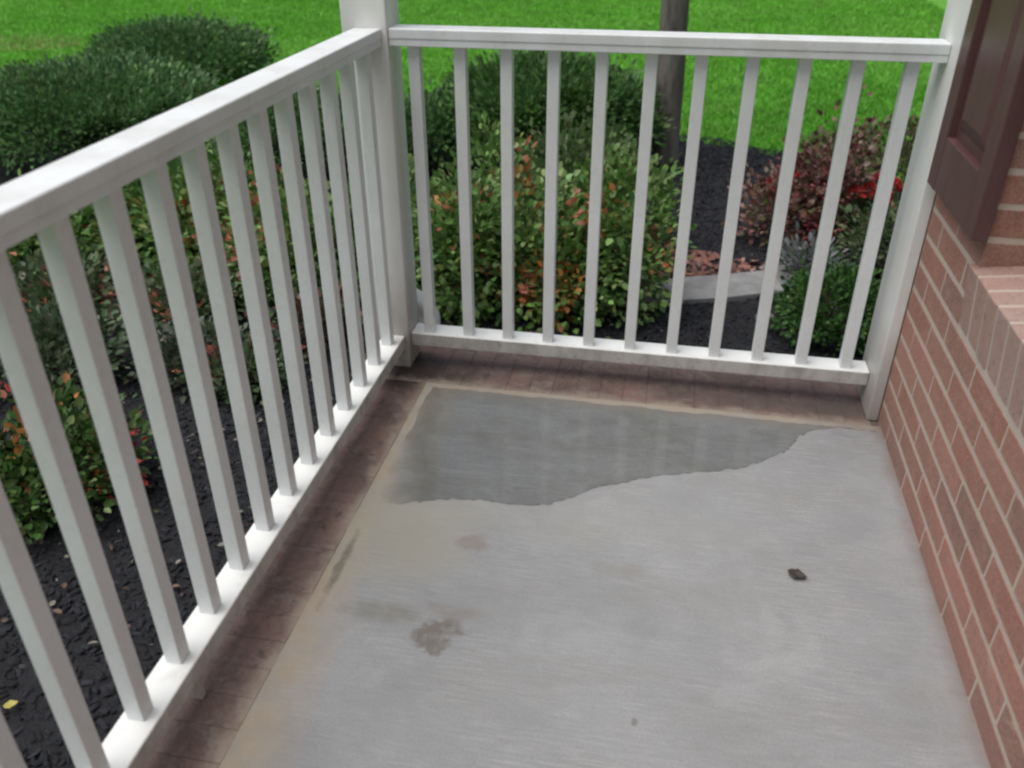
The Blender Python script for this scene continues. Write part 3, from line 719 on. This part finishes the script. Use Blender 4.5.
for c in range(-5, ncourse):
    z = c*CH + .0045
    off = -.277 if c % 2 else -.380
    edges = [off + PITCH*q for q in range(-20, 4)]
    spans = []
    for e in edges:
        a, b = e - PITCH + .00425, e - .00425
        a, b = max(a, WY0), min(b, WY1)
        if b - a > .02: spans.append((a, b))
    zt = z + .0545
    for a, b in spans:
        if c == 7: # course cut by the sill
            if a > -.437: lay(a, b, z)
            elif b > -.437: lay(-.432, b, z)
            elif a < OY0 - .02 and b > OY0 - .02: lay(a, OY0 - .025, z)
            elif b <= OY0 - .02: lay(a, b, z)
        elif c == 8:
            if a > -.437: lay(a, b, z)
            elif b > -.437: lay(-.432, b, z)
            elif b <= OY0 - .02: lay(a, b, z)
        elif c >= 9 and z < OZ1:
            if a >= OY1 - .01: lay(a, b, z)
            elif b > OY1 + .02: lay(OY1, b, z)
            elif b <= OY0 + .01: lay(a, b, z)
            elif a < OY0 - .02: lay(a, OY0, z)
        else: lay(a, b, z)
o = bm_obj('brick_field', rest, M_brick, wall); o['kind'] = 'stuff'
# far end return of the wall is closed by the mortar body; jamb bricks run into the opening
for c in range(9, int(OZ1/CH)):
    z = c*CH + .0045
    for x0, x1 in (((W + .1005, W + .196),) if c % 2 else ((W + .1005, W + .196),)):
        me = cut_brick(x1 - x0, .0545, .08)
        put(me, wloc((x0 + x1)/2, OY1 + .04, z + .02725), wall)
# sloping rowlock sill bricks
q = 0; y = -.437
sill_me = [brick_mesh('sill_brick', .20, .0565, .134, M_sill, seed=80 + i, bev=.0018, wob=.0006) for i in range(3)]
while y > OY0 - .05:
    o = put(sill_me[q % 3], wloc(W - .007 + .10 + random.gauss(0, .0004), y - .029, .551), wall, 0, 'sill_brick')
    o.rotation_euler = (0, -.10, 0); y -= CH; q += 1
bm = bmesh.new()
box(bm, -.0985, .097, (OY0 - .04) + .5, -.441 + .5, -.0665, .0655)      # mortar between sill bricks, set a little back
bmesh.ops.rotate(bm, verts=bm.verts[:], cent=(0, 0, 0), matrix=Matrix.Rotation(-.10, 3, 'Y'))
bmesh.ops.translate(bm, verts=bm.verts[:], vec=(.0930, 0, .551))
bm_obj('sill_mortar', bm, M_mortar, wall)

# window inside the opening
win = empty('window', (W + .12, -.95, OZ0), 'white framed window deep in the brick wall opening', 'window')
fx0, fx1 = W + .125, W + .185
box_obj('frame', (fx0, fx1, OY1 - .06, OY1 - .002, OZ0 + .06, OZ1 - .002), M_white, win)
box_obj('frame', (fx0, fx1, OY0 + .002, OY0 + .06, OZ0 + .06, OZ1 - .002), M_white, win)
box_obj('frame', (fx0 - .001, fx1 + .001, OY0 + .0605, OY1 - .0605, OZ0 + .06, OZ0 + .12), M_white, win)
box_obj('frame', (fx0 - .001, fx1 + .001, OY0 + .0605, OY1 - .0605, OZ1 - .06, OZ1 - .002), M_white, win)
box_obj('pane', (fx0 + .025, fx0 + .032, OY0 + .0605, OY1 - .0605, OZ0 + .12, OZ1 - .06), M_glass, win, 0)

# raised panel shutter
SY0, SY1, SZ0, SZ1 = -.470, -.095, .666, 1.95; ST = .032
shut = empty('window_shutter', (W, (SY0 + SY1)/2, SZ0), 'dark brown panelled window shutter mounted on the brick wall', 'shutter')
xa, xb = W - .003 - ST, W - .003
st = .062
box_obj('stile', (xa, xb, SY0, SY0 + st, SZ0, SZ1), M_shutter, shut, .003)
box_obj('stile', (xa, xb, SY1 - st, SY1, SZ0, SZ1), M_shutter, shut, .003)
box_obj('rail', (xa + .0008, xb, SY0 + st, SY1 - st, SZ0 + .001, SZ0 + .118), M_shutter, shut, .003)
box_obj('rail', (xa + .0008, xb, SY0 + st, SY1 - st, SZ1 - .09, SZ1 - .001), M_shutter, shut, .003)
box_obj('rail', (xa + .0008, xb, SY0 + st, SY1 - st, 1.27, 1.36), M_shutter, shut, .003)
def raised(z0, z1):
    bm = bmesh.new(); ox, oy, oz = shut.location
    a0, a1 = SY0 + st - oy, SY1 - st - oy
    z0, z1 = z0 - oz, z1 - oz
    rings = []
    for inset, xx in ((0, xb - ox - .002), (0, xa - ox + .018), (.022, xa - ox + .018), (.050, xa - ox + .007), (.053, xa - ox + .006)):
        rings.append([bm.verts.new((xx, p, q)) for p, q in ((a0 + inset, z0 + inset), (a1 - inset, z0 + inset), (a1 - inset, z1 - inset), (a0 + inset, z1 - inset))])
    for u, v in zip(rings, rings[1:]):
        for j in range(4): bm.faces.new((u[j], u[(j+1) % 4], v[(j+1) % 4], v[j]))
    bm.faces.new(rings[-1]); bm.faces.new(rings[0][::-1])
    bmesh.ops.recalc_face_normals(bm, faces=bm.faces[:])
    bm_obj('panel', bm, M_shutter, shut)
raised(SZ0 + .118, 1.27); raised(1.36, SZ1 - .09)

# ------------------------------------------------------------------ posts and railings
cp = empty('porch_post', (-.047, .045, 0), 'square white porch post at the outer corner where the two railings meet', 'post')
box_obj('shaft', (-.104, .012, -.020, .088, .0, 2.6), M_post, cp, .004)
wp = empty('half_post', (W - .02, .01, 0), 'flat white post fixed against the brick wall at the right end of the back railing', 'post')
box_obj('shaft', (W - .030, W - .002, -.072, .112, .001, 2.6), M_post, wp, .003)
BW = .030
def railing(name, label, along, a0, a1, bal, sub):
    """along 'x' or 'y'. cross-section given as offsets across the run"""
    def bb(lo, hi, c0, c1, z0, z1): return (lo, hi, c0, c1, z0, z1) if along == 'x' else (c0, c1, lo, hi, z0, z1)
    loc = ((a0 + a1)/2, .02, 0) if along == 'x' else (-.035, (a0 + a1)/2, 0)
    root = empty(name, loc, label, 'railing')
    tl, th, il, ih, bl_, bh = sub
    cap = box_obj('top_rail', bb(a0, a1, tl, th, H - .025, H), M_white, root, .004, 3)
    box_obj('top_subrail', bb(a0 + .0004, a1 - .0004, tl + .002, th - .002, H - .041, H - .0245), M_white, root, .002)
    box_obj('bottom_rail', bb(a0 + .0002, a1 - .0002, bl_, bh, .066, .1075), M_lowwhite, root, .004, 3)
    me = None
    for p in bal:
        if me is None:
            bm = bmesh.new(); box(bm, -BW/2, BW/2, -BW/2, BW/2, .1070, H - .0405)
            o = bm_obj('baluster', bm, M_white, root, .0025); me = o.data
        else:
            o = link(bpy.data.objects.new('baluster', me), root)
        c = (il + ih)/2
        o.location = (p - loc[0], c - loc[1], 0) if along == 'x' else (c - loc[0], p - loc[1], 0)
    return root
railing('porch_railing', 'white railing across the back end of the porch, between corner post and brick wall', 'x', .0125, W - .0305,
        [.0662 + .1177*i for i in range(11)], (-.014, .057, .012, .043, 0, .069))
lr = railing('porch_railing', 'long white railing down the left side of the porch, running towards the viewer', 'y', -3.0, -.0205,
        [-.0735 - .1177*i for i in range(24)], (-.0725, -.0015, -.0495, -.0195, -.064, .001))
# small block under the left bottom rail
o = box_obj('support_block', (-.030, -.010, -1.250, -1.236, .0003, .0665), M_lowwhite, lr, .002)

# downspout with an offset elbow behind the corner post
def downspout():
    pts = [(-.085, .165, 2.6), (-.085, .165, .20), (-.075, .170, .165), (-.012, .215, .090), (.004, .225, .055), (.006, .227, -.30), (.03, .25, -.36), (.10, .42, -.45)]
    root = empty('downspout', (-.085, .165, 0), 'white rain downspout elbow behind the foot of the corner post', 'downspout')
    bm = bmesh.new(); o3 = Vector(root.location); rings = []
    pv = [Vector(p) for p in pts]
    for i, p in enumerate(pv):
        d = (pv[min(i+1, len(pv)-1)] - pv[max(i-1, 0)]).normalized()
        a = Vector((1, 0, 0)) - d*d.x
        if a.length < .3: a = Vector((0, 0, 1)) - d*d.z
        a.normalize(); b = d.cross(a); ring = []
        for j in range(16):
            t = 2*math.pi*j/16; sc = .034*(1 + .08*math.cos(4*t + math.pi))
            ring.append(bm.verts.new(p - o3 + (a*math.cos(t) + b*math.sin(t))*sc))
        rings.append(ring)
    for u, v in zip(rings, rings[1:]):
        for j in range(16): bm.faces.new((u[j], u[(j+1) % 16], v[(j+1) % 16], v[j])).smooth = True
    bm.faces.new(rings[0]); bm.faces.new(rings[-1][::-1])
    bmesh.ops.recalc_face_normals(bm, faces=bm.faces[:])
    bm_obj('pipe', bm, M_pipe, root)
downspout()
